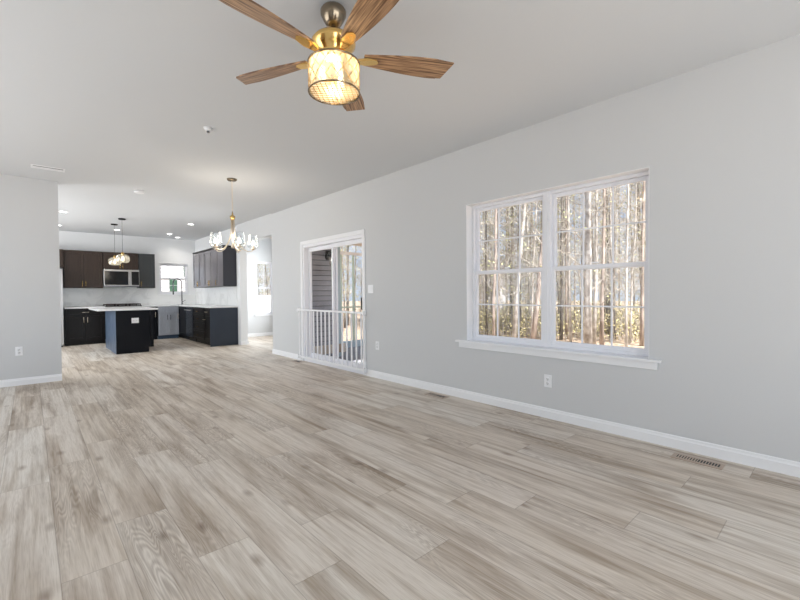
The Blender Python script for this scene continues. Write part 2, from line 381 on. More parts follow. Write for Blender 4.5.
WIN = (1.043, 2.82, .64, 2.12); SL = (4.68, 6.42, .0, 2.02)
struct('wall_right', holed(MB(), 'x', W, W+.17, Y0-.15, 7.65, 0, H, [WIN, SL]), wall_m)
struct('wall_right_header', MB().box((W, 7.65, 2.34), (W+.17, 9.48, H+.02)), wall_m)
struct('wall_kitchen_right', MB().box((KW-.03, 9.48, 0), (3.765, YB, H+.02)), kwall_m)
struct('wall_left', MB().box((X0-.15, YL, 0), (.307, YL+.15, H)), wall_m)
KWIN = (2.67, 3.40, 1.21, 2.06)
struct('wall_kitchen_back', holed(MB(), 'y', YB, YB+.15, X0-.15, 3.765, 0, H+.02, [KWIN]), kwall_m)
struct('wall_living_side', holed(MB(), 'x', X0-.15, X0, Y0-.15, YB+.15, 0, H+.02, [(1.8, 6.8, .35, 2.3), (8.4, 12.0, .5, 2.3)]), wall_m)
struct('wall_living_rear', holed(MB(), 'y', Y0-.15, Y0, X0, W, 0, H, [(-1.2, 2.8, .35, 2.3)]), wall_m)
# morning room
MX1 = 5.20
MWIN = (4.67, 5.17, .60, 2.09)
struct('wall_morning_back', holed(MB(), 'y', 11.1, 11.25, 3.765, MX1+.15, 0, H+.02, [MWIN]), wall_m)
struct('wall_morning_front', MB().box((W+.27, 8.05, 0), (MX1+.13, 8.18, H+.02)), wall_m)
struct('wall_morning_return', MB().box((W+.17, 7.52, 0), (W+.40, 7.65, H+.02)), wall_m)
struct('wall_morning_side', holed(MB(), 'x', MX1, MX1+.13, 8.18, 11.1, 0, H+.02, [(8.6, 10.7, .6, 2.1)]), wall_m)
struct('wall_morning_link', MB().box((W+.27, 7.65, 0), (W+.40, 8.05, H+.02)), wall_m)
# baseboards
def baseboard(name, axis, p, a0, a1, sgn):
    mb = MB(); prof = [(0, 0), (.016, 0), (.016, .066), (.011, .074), (.009, .088), (.005, .093), (0, .093)]
    n = len(prof); vs = []
    for a in (a0, a1):
        for d, z in prof:
            vs.append((p+sgn*d, a, z) if axis == 'x' else (a, p+sgn*d, z))
    fs = [(i, (i+1) % n, (i+1) % n+n, i+n) for i in range(n)] + [tuple(range(n)), tuple(reversed(range(n, 2*n)))]
    mb.add(vs, fs); return struct(name, mb, trim_m)
baseboard('baseboard_right', 'x', W, Y0, 4.615, -1)
baseboard('baseboard_right_far', 'x', W, 6.495, 7.65, -1)
baseboard('baseboard_left', 'y', YL, X0, .307, -1)
baseboard('baseboard_pillar', 'y', 9.48, KW-.03, 3.765, -1)
baseboard('baseboard_pillar_side', 'x', 3.765, 9.48, 11.1, 1)
baseboard('baseboard_morning', 'y', 11.1, 3.765, MX1, -1)
baseboard('baseboard_rear', 'y', Y0, X0, W, 1)
baseboard('baseboard_side', 'x', X0, Y0, YL, 1)

# ---- windows: local frame, width along +x, outside is +y, z up
def double_hung(parent, x0, x1, z0, z1, y, cols=3, rows=2, depth=.07, fw=.028, sw=.033):
    fr = MB()
    fr.box((x0, y, z0), (x0+fw, y+depth, z1)).box((x1-fw, y, z0), (x1, y+depth, z1)).box((x0+fw, y, z1-fw), (x1-fw, y+depth, z1)).box((x0+fw, y, z0), (x1-fw, y+depth, z0+fw))
    fo = fr.build('window_frame', vinyl_m, parent, .002)
    zm = z0 + (z1-z0)*.503
    for nm, za, zb, yy in (('lower_sash', z0+fw, zm+.02, y+.012), ('upper_sash', zm-.02, z1-fw, y+.040)):
        a, b = x0+fw, x1-fw; t = .026
        s = MB().box((a, yy, za), (a+sw, yy+t, zb)).box((b-sw, yy, za), (b, yy+t, zb)).box((a+sw, yy, zb-sw), (b-sw, yy+t, zb)).box((a+sw, yy, za), (b-sw, yy+t, za+sw))
        so = s.build(nm, vinyl_m, parent, .002)
        g0, g1, h0, h1 = a+sw, b-sw, za+sw, zb-sw
        mu = MB(); q = .0065
        for i in range(1, cols):
            xx = g0+(g1-g0)*i/cols; mu.box((xx-q, yy+.008, h0), (xx+q, yy+.018, h1))
        for j in range(1, rows):
            zz = h0+(h1-h0)*j/rows
            for i in range(cols):
                xa = g0+(g1-g0)*i/cols + (q if i else 0); xb = g0+(g1-g0)*(i+1)/cols - (q if i < cols-1 else 0)
                mu.box((xa, yy+.008, zz-q), (xb, yy+.018, zz+q))
        mu.build('muntin', vinyl_m, so)
        MB().box((g0, yy+.0115, h0), (g1, yy+.0145, h1)).build('glass_pane', glass_m, so)
    return fo
# big living room window; wall faces -X so local x -> world -Y, local +y -> world +X (rotate -90)
w1 = sroot('window_1', (W, 0, 0), -PI/2)
a, b, z0, z1 = -WIN[1], -WIN[0], WIN[2], WIN[3]
xm = (a+b)/2
double_hung(w1, a+.006, xm-.008, z0+.004, z1-.006, .092)
double_hung(w1, xm+.008, b-.006, z0+.004, z1-.006, .092)
MB().box((xm-.008, .088, z0+.004), (xm+.008, .165, z1-.006)).build('mullion', vinyl_m, w1)
for sx in (-.44, .44):
    MB().box((xm+sx-.03, .095, 1.41), (xm+sx+.03, .106, 1.425)).build('sash_lock', vinyl_m, w1, .002)
lin = MB().box((a, .001, z0), (a+.006, .092, z1)).box((b-.006, .001, z0), (b, .092, z1)).box((a+.006, .001, z1-.006), (b-.006, .092, z1))
lin.build('jamb_lining', trim_m, w1)
struct('trim_1', MB().box((W-.045, .957, z0-.016), (W, 2.95, z0+.004)).box((W, WIN[0], z0-.016), (W+.092, WIN[1], z0+.004)), trim_m, bevel=.003)
struct('trim_2', MB().box((W-.016, .985, z0-.075), (W, 2.92, z0-.016)), trim_m, bevel=.003)
# kitchen window (faces -Y; outside is +Y)
w2 = sroot('window_2', (0, YB, 0))
double_hung(w2, KWIN[0], KWIN[1], KWIN[2], KWIN[3], .05)
struct('trim_3', MB().box((KWIN[0]-.05, YB-.03, KWIN[2]-.03), (KWIN[1]+.05, YB, KWIN[2]-.002)), trim_m, bevel=.002)
w3 = sroot('window_3', (0, 11.1, 0))
double_hung(w3, MWIN[0], MWIN[1], MWIN[2], MWIN[3], .05, cols=2)
struct('trim_4', MB().box((MWIN[0]-.06, 11.06, MWIN[2]-.03), (MWIN[1]+.06, 11.1, MWIN[2]-.002)), trim_m, bevel=.002)
w4 = sroot('added_window_rear', (0, Y0-.15, 0), PI)  # made-up window out of view, lets the rear fill light in
for i in range(2): double_hung(w4, -2.8+i*2, -.8+i*2, .35, 2.3, .0-.08)
w5 = sroot('added_window_left', (X0-.15, 0, 0), PI/2)  # unseen windows added in front of the left fill light
for i in range(3): double_hung(w5, 1.8+i*5/3, 1.8+(i+1)*5/3, .35, 2.3, -.08)
w6 = sroot('added_window_kitchen', (X0-.15, 0, 0), PI/2)  # unseen windows added for the kitchen fill light
for i in range(2): double_hung(w6, 8.4+i*1.8, 10.2+i*1.8, .5, 2.3, -.08)

# ---- sliding door
d1 = sroot('door_1', (W, 0, 0), -PI/2)
a, b, zt = -SL[1], -SL[0], SL[3]
cs = MB().box((a-.06, -.016, 0), (a, 0, zt+.06)).box((b, -.016, 0), (b+.05, 0, zt+.06)).box((a, -.016, zt), (b, 0, zt+.06))
cs.build('door_casing', trim_m, d1, .003)
fr = MB().box((a, .0, .0), (a+.03, .16, zt)).box((b-.03, .0, .0), (b, .16, zt)).box((a+.03, .0, zt-.05), (b-.03, .16, zt)).box((a+.03, .0, .0), (b-.03, .16, .05))
fr.build('door_frame', vinyl_m, d1, .002)
mid = (a+b)/2+.0
for nm, xa, xb, yy in (('fixed_panel', a+.031, mid+.02, .095), ('sliding_panel', mid-.03, b-.031, .045)):
    t = .038; sw = .046
    p = MB().box((xa, yy, .051), (xa+sw, yy+t, zt-.051)).box((xb-sw, yy, .051), (xb, yy+t, zt-.051)).box((xa+sw, yy, zt-.051-.065), (xb-sw, yy+t, zt-.051)).box((xa+sw, yy, .051), (xb-sw, yy+t, .14))
    po = p.build(nm, vinyl_m, d1, .003)
    MB().box((xa+sw, yy+.015, .14), (xb-sw, yy+.021, zt-.116)).build('glass_pane', glass_m, po)
    if nm == 'sliding_panel':
        MB().tube([(xb-.03, yy, .92), (xb-.03, yy-.035, .94), (xb-.03, yy-.035, 1.10), (xb-.03, yy, 1.12)], .009).build('door_handle', black_m, po)

# ---- exterior setting
GZ = -.8
struct('ground', MB().box((-40, -40, GZ-.3), (90, 90, GZ)), ground_m)
sd = MB()
nlap = 24
z = -.25
while z < 2.6:
    sd.add([(W+.40, 8.05, z), (MX1+.13, 8.05, z), (MX1+.13, 8.022, z), (W+.40, 8.022, z), (W+.40, 8.047, z+.115), (MX1+.13, 8.047, z+.115), (MX1+.13, 8.05, z+.115), (W+.40, 8.05, z+.115)],
           [(0,1,2,3), (3,2,5,4), (4,5,6,7), (1,6,5,2), (0,3,4,7)])
    z += .115
struct('wall_siding', sd, siding_m)
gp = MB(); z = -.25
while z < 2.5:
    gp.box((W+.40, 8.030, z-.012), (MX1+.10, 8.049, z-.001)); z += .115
struct('trim_lap_shadow', gp, mat('lap_shadow_grey', srgb(74, 76, 84), .7))  # dark strips paint in the shadow line under each siding lap
struct('trim_5', MB().box((MX1+.10, 8.02, -.3), (MX1+.19, 8.12, 2.5)), mat('pale_teal_corner_trim', srgb(168, 186, 192), .5), bevel=.003)
struct('deck_floor', MB().box((W+.18, 5.2, -.36), (7.1, 8.03, -.3)).box((MX1+.2, 8.03, -.36), (7.1, 9.25, -.3)), deck_m)
struct('ceiling_porch', MB().box((W+.18, 5.4, 2.5), (7.1, 9.25, 2.58)), porch_ceil_m)
struct('roof_porch', MB().box((W+.18, 5.35, 2.6), (7.1, 9.35, 2.7)), roof_m)
gt = thing('porch_screen', 'white framed porch opening with slim pale posts facing the woods', 'screen frame', (0, 9.2, 0))
MB().box((MX1+.2, -.03, 2.22), (7.1, .03, 2.30)).build('top_rail', trim_m, gt)
MB().box((MX1+.2, -.03, -.30), (7.1, .05, -.12)).build('bottom_rail', mat('pale_blue_board', srgb(190, 208, 216), .6), gt)
MB().box((MX1+.2, -.02, .78), (7.1, .02, .82)).build('middle_rail', mat('pale_green_rail', srgb(186, 200, 186), .6), gt)
for xx in (5.62, 6.19, 6.6, 7.06):
    MB().box((xx-.02, -.03, -.12), (xx+.02, .03, 2.22)).build('post', MATS['pale_green_rail'], gt)
lt = thing('wall_lantern', 'black porch lantern on grey siding seen through sliding door', 'wall lamp', (5.05, 8.03, 1.96))
MB().lathe([(.05, -.1), (.065, -.06), (.065, .06), (.05, .1)], (0, 0, .08), 12).build('back_plate', black_m, lt)
MB().tube([(0, -.03, .12), (0, -.12, .19), (0, -.2, .16)], .014).build('arm', black_m, lt)
MB().lathe([(.12, -.02), (.11, .03), (.04, .09), (.015, .12)], (0, -.2, .06), 16).build('hood', black_m, lt)
MB().lathe([(.07, -.2), (.085, -.12), (.09, -.02)], (0, -.2, .06), 12).build('glass_shade', clear_m, lt)
MB().lathe([(.005, -.12), (.03, -.09), (.022, -.04), (.012, -.02)], (0, -.2, .04), 10).build('bulb', cbulb_m, lt)

# white house behind the kitchen window
hs = thing('white_house', 'white sided house with dark green shutters beyond the kitchen window', 'house', (0, 24, GZ))
MB().box((.5, 0, 0), (8.6, 7, 6)).build('wall', house_m, hs)
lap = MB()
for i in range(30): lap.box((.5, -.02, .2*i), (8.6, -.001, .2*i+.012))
lap.build('lap_shadow_lines', mat('house_lap_shadow', (.55, .55, .57, 1), .7), hs)  # thin darker strips, lap shadows put into the wall colour
MB().add([(.1,-.4,6),(9,-.4,6),(9,7.4,6),(.1,7.4,6),(.1,3.5,9),(9,3.5,9)], [(0,1,5,4),(2,3,4,5),(0,4,3),(1,2,5),(0,3,2,1)]).build('roof', roof_m, hs)
for xx, zz, hh in ((4.2, 3.6, 1.15), (6.55, 2.6, 1.15)):
    wo = MB().box((xx, -.05, zz), (xx+.75, -.021, zz+hh)).build('window', trim_m, hs); MB().box((xx+.06, -.055, zz+.06), (xx+.69, -.051, zz+hh-.06)).build('pane', MATS['dark_window_pane'], wo)
MB().box((5.42, -.05, 2.17), (5.78, -.021, 2.80)).build('shutter', shutter_m, hs)
MB().box((6.10, -.05, 3.0), (6.26, -.021, 3.6)).build('shutter', shutter_m, hs)
fe = thing('vinyl_fence', 'white vinyl fence standing outside beyond the dining window', 'fence', (8.9, 25.0, GZ), -.25)
for i in range(3):
    MB().box((i*2.4-.06, -.06, 0), (i*2.4+.06, .06, 1.98)).build('post', house_m, fe)
    if i < 2:
        pn = MB()
        for j in range(15): pn.box((i*2.4+.065+j*.1515, -.02, .08), (i*2.4+.065+j*.1515+.145, .02, 1.82))
        pn.build('panel', house_m, fe); MB().box((i*2.4+.062, -.03, 1.821), (i*2.4+2.338, .03, 1.92)).build('rail', house_m, fe)

# ------------------------------------------------------------------ kitchen cabinets
def bar_handle(parent, p, length, vertical, m_=None, r=.006, off=.03):
    m_ = m_ or brass_m; x, y, z = p; h = length/2; mb = MB()
    if vertical:
        mb.tube([(x, y-off, z-h), (x, y-off, z+h)], r, 8); ends = [(x, z-h*.75), (x, z+h*.75)]
    else:
        mb.tube([(x-h, y-off, z), (x+h, y-off, z)], r, 8); ends = [(x-h*.75, z), (x+h*.75, z)]
    for ex, ez in ends: mb.tube([(ex, y, ez), (ex, y-off, ez)], r*.8, 6)
    return mb.build('handle', m_, parent)
def shaker(name, x0, x1, z0, z1, m_, parent, rail=.058, th=.02):
    mb = MB(); mb.box((x0, -th, z0), (x0+rail, 0, z1)).box((x1-rail, -th, z0), (x1, 0, z1)).box((x0+rail, -th, z1-rail), (x1-rail, 0, z1)).box((x0+rail, -th, z0), (x1-rail, 0, z0+rail)).box((x0+rail, -th*.4, z0+rail), (x1-rail, 0, z1-rail))
    return mb.build(name, m_, parent, .0015)
def cabinet(name, label, loc, rz, wdt, dep, z0, z1, m_, doors=(), drawers=(), toe=True, hm=None, group=None, bodym=None):
    """local: x 0..wdt, front at y=0 (doors stand proud to -y), depth to +y"""
    t = thing(name, label, 'cabinet', loc, rz, group)
    bm_ = bodym or m_
    mb = MB()
    if toe: mb.box((0, 0, z0+.1), (wdt, dep, z1)).box((0.0, .07, z0), (wdt, dep, z0+.1))
    else: mb.box((0, 0, z0), (wdt, dep, z1))
    mb.build('body', bm_, t, .001)
    for (a, b, c, d, hx, hz, hv) in doors:
        do = shaker('door', a, b, c, d, m_, t)
        if hx is not None: bar_handle(do, (hx, -.02, hz), .13, hv, hm)
    for (a, b, c, d) in drawers:
        do = shaker('drawer', a, b, c, d, m_, t, rail=.035 if d-c < .2 else .05)
        bar_handle(do, ((a+b)/2, -.02, (c+d)/2), .13, False, hm)
    return t
g = .003
BF = 12.30; UF = 12.60; ZC = .87
# back-wall uppers
cabinet('wall_cabinet', 'dark espresso two-door upper cabinet left of the microwave', (.60, UF, 0), 0, .76, YB-UF-.002, 1.365, 2.275, esp_m,
        doors=[(.012, .377, 1.375, 2.265, .345, 1.47, True), (.382, .748, 1.375, 2.265, .415, 1.47, True)], toe=False)
cabinet('wall_cabinet', 'short espresso two-door upper cabinet right above the microwave', (1.364, UF, 0), 0, .762, YB-UF-.002, 1.835, 2.275, esp_m,
        doors=[(.01, .379, 1.845, 2.265, .35, 1.92, True), (.383, .752, 1.845, 2.265, .412, 1.92, True)], toe=False)
cabinet('wall_cabinet', 'narrow slate grey single-door upper cabinet right of the microwave', (2.130, UF, 0), 0, .375, YB-UF-.002, 1.365, 2.275, slate_m,
        doors=[(.012, .363, 1.375, 2.265, .045, 1.47, True)], toe=False)
cabinet('wall_cabinet', 'deep espresso upper cabinet above the refrigerator at far left', (-.32, 12.5, 0), 0, .917, YB-12.5-.002, 1.84, 2.275, esp_m,
        doors=[(.01, .455, 1.85, 2.265, .42, 1.93, True), (.46, .905, 1.85, 2.265, .495, 1.93, True)], toe=False)
# microwave
mw = thing('microwave', 'stainless over-range microwave with black glass door', 'microwave', (1.366, 12.52, 1.392))
MB().box((0, 0, 0), (.757, .384, .438)).build('body', steel_m, mw, .004)
MB().box((.0, -.028, .03), (.565, -.001, .438)).build('door', steel_m, mw, .004)
MB().box((.018, -.0305, .05), (.515, -.0282, .395)).build('door_glass', bglass_m, mw)
MB().tube([(.535, -.03, .09), (.535, -.065, .11), (.535, -.065, .36), (.535, -.03, .38)], .013).build('handle', steel_m, mw)
cp = MB().box((.575, -.028, .03), (.757, -.001, .438)).build('control_panel', steel_m, mw, .004)
MB().box((.585, -.0305, .05), (.748, -.0282, .395)).build('display', bglass_m, cp)
MB().box((0, -.02, 0), (.757, -.001, .026)).build('vent_grille', chrome_m, mw)
# refrigerator
rf = thing('refrigerator', 'stainless refrigerator beside wall, only its right edge showing', 'refrigerator', (-.345, 12.06, 0))
MB().box((0, .06, .03), (.905, .84, 1.79)).build('body', mat('fridge_side_grey', (.42, .42, .43, 1), .4), rf, .004)
for xa, xb in ((.004, .45), (.455, .901)):
    do = MB().box((xa, 0, .72), (xb, .056, 1.785)).build('door', steel_m, rf, .006)
    hx = xb-.04 if xa < .2 else xa+.04
    bar_handle(do, (hx, 0, 1.2), .6, True, steel_m, .011, .045)
do = MB().box((.004, 0, .06), (.901, .056, .71)).build('freezer_drawer', steel_m, rf, .006); bar_handle(do, (.45, 0, .64), .6, False, steel_m, .011, .045)
MB().box((.02, .08, 0), (.885, .8, .03)).build('plinth', black_m, rf)
# back-wall bases
cabinet('base_cabinet', 'dark brown base cabinet with one drawer over two doors beside refrigerator', (.585, BF, 0), 0, .775, YB-BF-.002, 0, ZC, ebony_m,
        doors=[(.03, .385, .115, .69, .35, .60, True), (.39, .745, .115, .69, .425, .60, True)], drawers=[(.03, .745, .70, .855)], hm=champ_m)
rg = thing('range', 'black slide-in gas range behind the kitchen island', 'stove', (1.365, 12.25, 0))
MB().box((0, .02, .08), (.76, .65, .90)).build('body', steel_m, rg, .003)
do = MB().box((.01, -.01, .22), (.75, .018, .74)).build('oven_door', steel_m, rg, .004)
MB().box((.09, -.013, .32), (.67, -.0105, .6)).build('door_glass', bglass_m, do); bar_handle(do, (.38, -.01, .69), .6, False, steel_m, .011, .04)
MB().box((.01, -.01, .08), (.75, .018, .20)).build('warming_drawer', steel_m, rg, .004)
cp = MB().box((0, -.02, .76), (.76, .018, .90)).build('control_panel', steel_m, rg, .004)
for i in range(5): MB().tube([(.1+.14*i, -.02, .83), (.1+.14*i, -.05, .83)], .02, 14).build('knob', steel_m, cp)
MB().box((.0, .0, .901), (.76, .65, .918)).build('cooktop', bglass_m, rg, .003)
for i in range(3):
    gm = MB(); xa = .02+i*.245
    for k in range(4): gm.box((xa+k*.075, .04, .94), (xa+k*.075+.012, .62, .96))
    for yy in (.05, .22, .42, .6): gm.box((xa, yy, .938), (xa+.237, yy+.012, .958))
    for xx in (xa, xa+.225):
        for yy in (.05, .6): gm.box((xx, yy, .918), (xx+.012, yy+.012, .94))
    gm.build('grate', grate_m, rg)
cabinet('base_cabinet', 'narrow dark base cabinet with one door between range and sink cabinet', (2.130, BF, 0), 0, .365, YB-BF-.002, 0, ZC, navy_m,
        doors=[(.012, .353, .115, .855, .30, .66, True)], hm=champ_m)
cabinet('base_cabinet', 'pale blue-grey two-door sink cabinet under the kitchen window', (2.498, BF, 0), 0, .50, YB-BF-.002, 0, ZC, bluegrey_m,
        doors=[(.01, .248, .115, .68, .215, .58, True), (.252, .49, .115, .68, .285, .58, True)], drawers=[], hm=black_m)
MB().box((2.508, BF-.02, .695), (2.988, BF-.001, .86)).build('false_front', bluegrey_m, bpy.data.objects['base_cabinet.002'], .0015)
ff = bpy.data.objects['false_front']; ff.location = (-2.498, -BF, 0)
MB().box((2.50, BF+.06, .0), (2.996, BF+.068, .098)).build('toe_board', mat('steel_blue_toe', srgb(60, 78, 98), .5), bpy.data.objects['base_cabinet.002'])
bpy.data.objects['toe_board'].location = (-2.498, -BF, 0)
# right run: faces -X. rotate -90: local x -> world -Y ; local y -> world +X
RF = 3.0
cabinet('base_cabinet', 'end base cabinet with one drawer over one door at run end', (RF, 10.06, 0), -PI/2, .40, KW-.04-RF, 0, ZC, ebony_m,
        doors=[(.012, .388, .115, .68, .05, .60, False)], drawers=[(.012, .388, .70, .855)], hm=champ_m)
cabinet('base_cabinet', 'dark four-drawer base cabinet with brass pulls on right run', (RF, 10.97, 0), -PI/2, .905, KW-.04-RF, 0, ZC, ebony_m,
        drawers=[(.02, .885, .70, .855), (.02, .885, .51, .69), (.02, .885, .315, .50), (.02, .885, .115, .305)], hm=brass_m)
ep = MB().box((RF-.02, 9.64, .0), (KW-.032, 9.658, ZC))
prop(ep.build('end_panel', endp_m), 'slate blue panel closing the end of right base cabinets', 'cabinet panel')
dw = thing('dishwasher', 'dark blue dishwasher beside the sink corner', 'dishwasher', (RF, 11.585, 0), -PI/2)
MB().box((.002, 0, .1), (.603, .52, ZC)).build('body', navy_m, dw)
do = MB().box((.006, -.022, .11), (.599, -.001, .865)).build('door', mat('dark_blue_steel', srgb(48, 56, 68), .25, .6), dw, .004); bar_handle(do, (.3, -.022, .79), .5, False, steel_m, .01, .04)
MB().box((.01, .06, 0), (.595, .5, .1)).build('toe_board', black_m, dw)
cabinet('base_cabinet', 'dark corner base cabinet between dishwasher and sink cabinet', (RF, 12.905, 0), -PI/2, 1.312, KW-.04-RF, 0, ZC, navy_m,
        doors=[(.66, 1.30, .115, .855, .7, .6, True)], hm=champ_m)
# worktops
wt = MB().box((.585, BF-.03, ZC+.001), (1.362, YB-.012, .905))
prop(wt.build('countertop', counter_m, None, .003), 'white quartz countertop left of the range', 'countertop')
wt = MB().box((2.128, BF-.03, ZC+.001), (RF-.03, YB-.012, .905)).box((RF-.03, 9.63, ZC+.001), (KW-.042, YB-.012, .905))
prop(wt.build('countertop', counter_m, None, .003), 'white quartz countertop turning the corner under the kitchen window', 'countertop')
struct('trim_backsplash_back', MB().box((.57, YB-.01, .906), (KWIN[0]-.055, YB, 1.364)).box((KWIN[0]-.055, YB-.01, .906), (KW-.04, YB, 1.178)), tile_m)
struct('trim_backsplash_side', MB().box((KW-.04, 9.66, .906), (KW-.03, YB-.012, 1.364)), tile_m)
# right uppers
UX = 3.315
dz0, dz1 = 1.375, 2.265
yy = 12.58
specs = [('glossy two-door upper cabinet in painted reflection grey nearest the kitchen window corner', .93, 2), ('glossy two-door upper cabinet in painted reflection grey in the middle of the right wall', .93, 2), ('glossy single-door upper cabinet in painted reflection grey nearest the dining area', .46, 1)]
yend = 12.02
for lab, wd, nd in specs:
    ds = []
    for i in range(nd):
        a = .01+i*(wd-.01)/nd; b = a+(wd-.01)/nd-.006
        hx = (b-.03) if (i == 0 and nd == 2) else a+.03
        ds.append((a, b, dz0, dz1, hx, 1.46, True))
    cabinet('wall_cabinet', lab, (UX, yend, 0), -PI/2, wd-.002, KW-.03-UX-.002, 1.365, 2.275, gloss_m, doors=ds, toe=False, bodym=ebony_m)
    yend -= wd
cr_ = MB().box((UX-.03, yend-.02, 2.276), (KW-.032, 12.02, 2.31))
prop(cr_.build('crown_moulding', ebony_m, None, .004), 'dark crown moulding along top of right upper cabinets', 'moulding')
prop(MB().box((UX-.022, yend-.018, 1.365), (KW-.032, yend, 2.275)).build('end_panel', mat('charcoal_panel', srgb(58, 58, 64), .35)), 'charcoal panel closing the near end of right upper cabinets', 'cabinet panel')

# faucet
fa = thing('faucet', 'tall dark gooseneck faucet below the kitchen window', 'faucet', (3.2, 12.78, .906))
MB().lathe([(.028, 0), (.028, .02), (.018, .03), (.016, .14)], (0, 0, 0), 12).build('base', chrome_m, fa)
pts = [(0, 0, .1), (0, 0, .62)] + [(-.11+.11*math.cos(t), -.0, .62+.1*math.sin(t)) for t in [PI*k/8 for k in range(1, 9)]]
MB().tube(pts+[(-.22, 0, .45), (-.22, 0, .36)], .015, 8).build('spout', chrome_m, fa)
MB().lathe([(.014, 0), (.019, .02), (.015, .1)], (-.22, 0, .28), 10).build('spray_head', black_m, fa)
MB().tube([(.02, 0, .08), (.08, 0, .11), (.09, 0, .12)], .007, 6).build('lever', chrome_m, fa)

# island
isl = thing('kitchen_island', 'dark navy kitchen island with outlet and blue side panel', 'kitchen island', (1.25, 9.78, 0))
IW, ID = .65, 1.55
b = MB().box((.02, .02, 0), (.55, ID-.02, .1)).box((.02, .02, .1), (IW-.02, ID-.02, .868)); b.build('body', navy_m, isl)
e = MB().add([(.0, 0, 0), (.56, 0, 0), (.56, 0, .10), (.63, 0, .10), (.63, 0, 0.13), (IW, 0, .13), (IW, 0, .868), (0, 0, .868)], [(0,1,2,3,4,5,6,7)])
e = MB().box((0, 0, 0), (.56, .019, .868)).box((.56, 0, .1), (IW-.06, .019, .868)).box((IW-.058, -.006, .1), (IW, .019, .868))
e.build('end_panel', navy_m, isl)
MB().box((0, .02, 0), (.019, ID-.02, .868)).build('seating_side_panel', isl_side_m, isl)
MB().box((0, ID-.019, 0), (.56, ID, .868)).build('end_panel', navy_m, isl)
for k in range(2):
    ya = ID-.03-k*.75
    # doors face +X
    dd = MB().box((IW-.019, ya-.72, .12), (IW, ya, .69)).build('door', navy_m, isl, .002)
    MB().tube([(IW+.03, ya-.36, .55), (IW+.03, ya-.36, .66)], .006).build('handle', champ_m, dd)
    dd = MB().box((IW-.019, ya-.72, .70), (IW, ya, .855)).build('drawer', navy_m, isl, .002)
    MB().tube([(IW+.03, ya-.43, .78), (IW+.03, ya-.29, .78)], .006).build('handle', champ_m, dd)
wt = MB().box((.95, 9.74, .869), (1.985, 11.36, .903))
prop(wt.build('island_countertop', counter_m, None, .004), 'white quartz slab overhanging the left of kitchen island', 'countertop')

# ------------------------------------------------------------------ outlets, switch, vents
def outlet(label, loc, rz, wdt=.072, hgt=.116, group=None, sockets=2):
    t = thing('electrical_outlet', label, 'electrical outlet', loc, rz, group)
    MB().box((-wdt/2, -.006, -hgt/2), (wdt/2, 0, hgt/2)).build('cover_plate', plate_m, t, .002)
    for k in range(sockets):
        horiz = wdt > hgt
        cx, cz = ((-.026+.052*k), 0) if horiz else (0, -.02+.04*k)
        so = MB().lathe([(.0165, 0), (.0165, .0025)], (0, 0, 0), 16).build('socket', plate_m, t)
        so.location = (cx, -.006, cz); so.rotation_euler = (PI/2, 0, 0)
        sl = MB().box((-.008, -.0098, -.004), (-.0055, -.0088, .007)).box((.0055, -.0098, -.004), (.008, -.0088, .007)).box((-.002, -.0098, -.011), (.002, -.0088, -.007))
        s2 = sl.build('slot', slot_m, t); s2.location = (cx, 0, cz)
    return t
outlet('white wall outlet below the big window', (W, 1.875, .344), -PI/2)
outlet('white wall outlet low on wall just right of sliding door', (W, 4.373, .45), -PI/2)
outlet('white wall outlet low on the left wall section', (-.122, YL, .45), 0)
outlet('white double outlet on the near end of kitchen island', (1.575, 9.78, .66), 0, .125, .105)
sw = thing('light_switch', 'white wall switch beside the sliding door', 'light switch', (W, 4.51, 1.23), -PI/2)
MB().box((-.058, -.006, -.058), (.058, 0, .058)).build('cover_plate', plate_m, sw, .002)
for k in (-1, 1): MB().box((k*.023-.016, -.010, -.033), (k*.023+.016, -.006, .033)).build('rocker', plate_m, sw, .002)
def register(label, cx, cy, ln=.29, wd=.115, m_=register_m):
    t = thing('floor_register', label, 'floor vent', (cx, cy, 0))
    MB().box((-wd/2, -ln/2, .0005), (wd/2, ln/2, .006)).build('frame', m_, t, .002)
    n = 16
    for half, (mm, nm) in enumerate(((slot_m, 'open_slots'), (slot_m, 'closed_slots'))):
        s_ = MB()
        for i in range(n//2):
            yy_ = -ln/2+.02+(i+half*(n//2))*(ln-.04)/n
            s_.box((-wd/2+.03, yy_, .0062), (wd/2-.03, yy_+(.0095 if half == 0 else .006), .0066))
        s_.build(nm, mm, t)
    return t
register('brown slotted floor register nearest the camera by right wall', 3.36, .70)
register('brown slotted floor register midway between window and sliding door', 3.40, 3.15)
register('small brown floor register at far side of sliding door', 3.40, 6.42, .26)
# ceiling devices
sm_ = thing('smoke_detector', 'white round smoke detector on ceiling near kitchen', 'smoke detector', (1.242, 7.2, H))
MB().lathe([(.055, -.035), (.065, -.028), (.068, 0)], (0, 0, 0), 24).build('housing', plate_m, sm_)
sp_ = thing('sprinkler_head', 'small dark fitting on the ceiling left of the fan', 'ceiling fitting', (1.27, 4.08, H))
MB().lathe([(.022, -.03), (.03, -.02), (.042, 0)], (0, 0, 0), 16).build('escutcheon', plate_m, sp_)
MB().lathe([(.012, -.045), (.014, -.03)], (0, 0, 0), 10).build('plug', chrome_m, sp_)
sv = thing('ceiling_vent', 'white louvred ceiling vent at far left', 'ceiling vent', (.19, 6.62, H))
MB().box((-.16, -.08, -.008), (.16, .08, 0)).build('frame', plate_m, sv, .002)
for k in range(5): MB().box((-.14, -.06+.026*k, -.012), (.14, -.05+.026*k, -.0085)).build('slat', plate_m if k else chrome_m, sv)
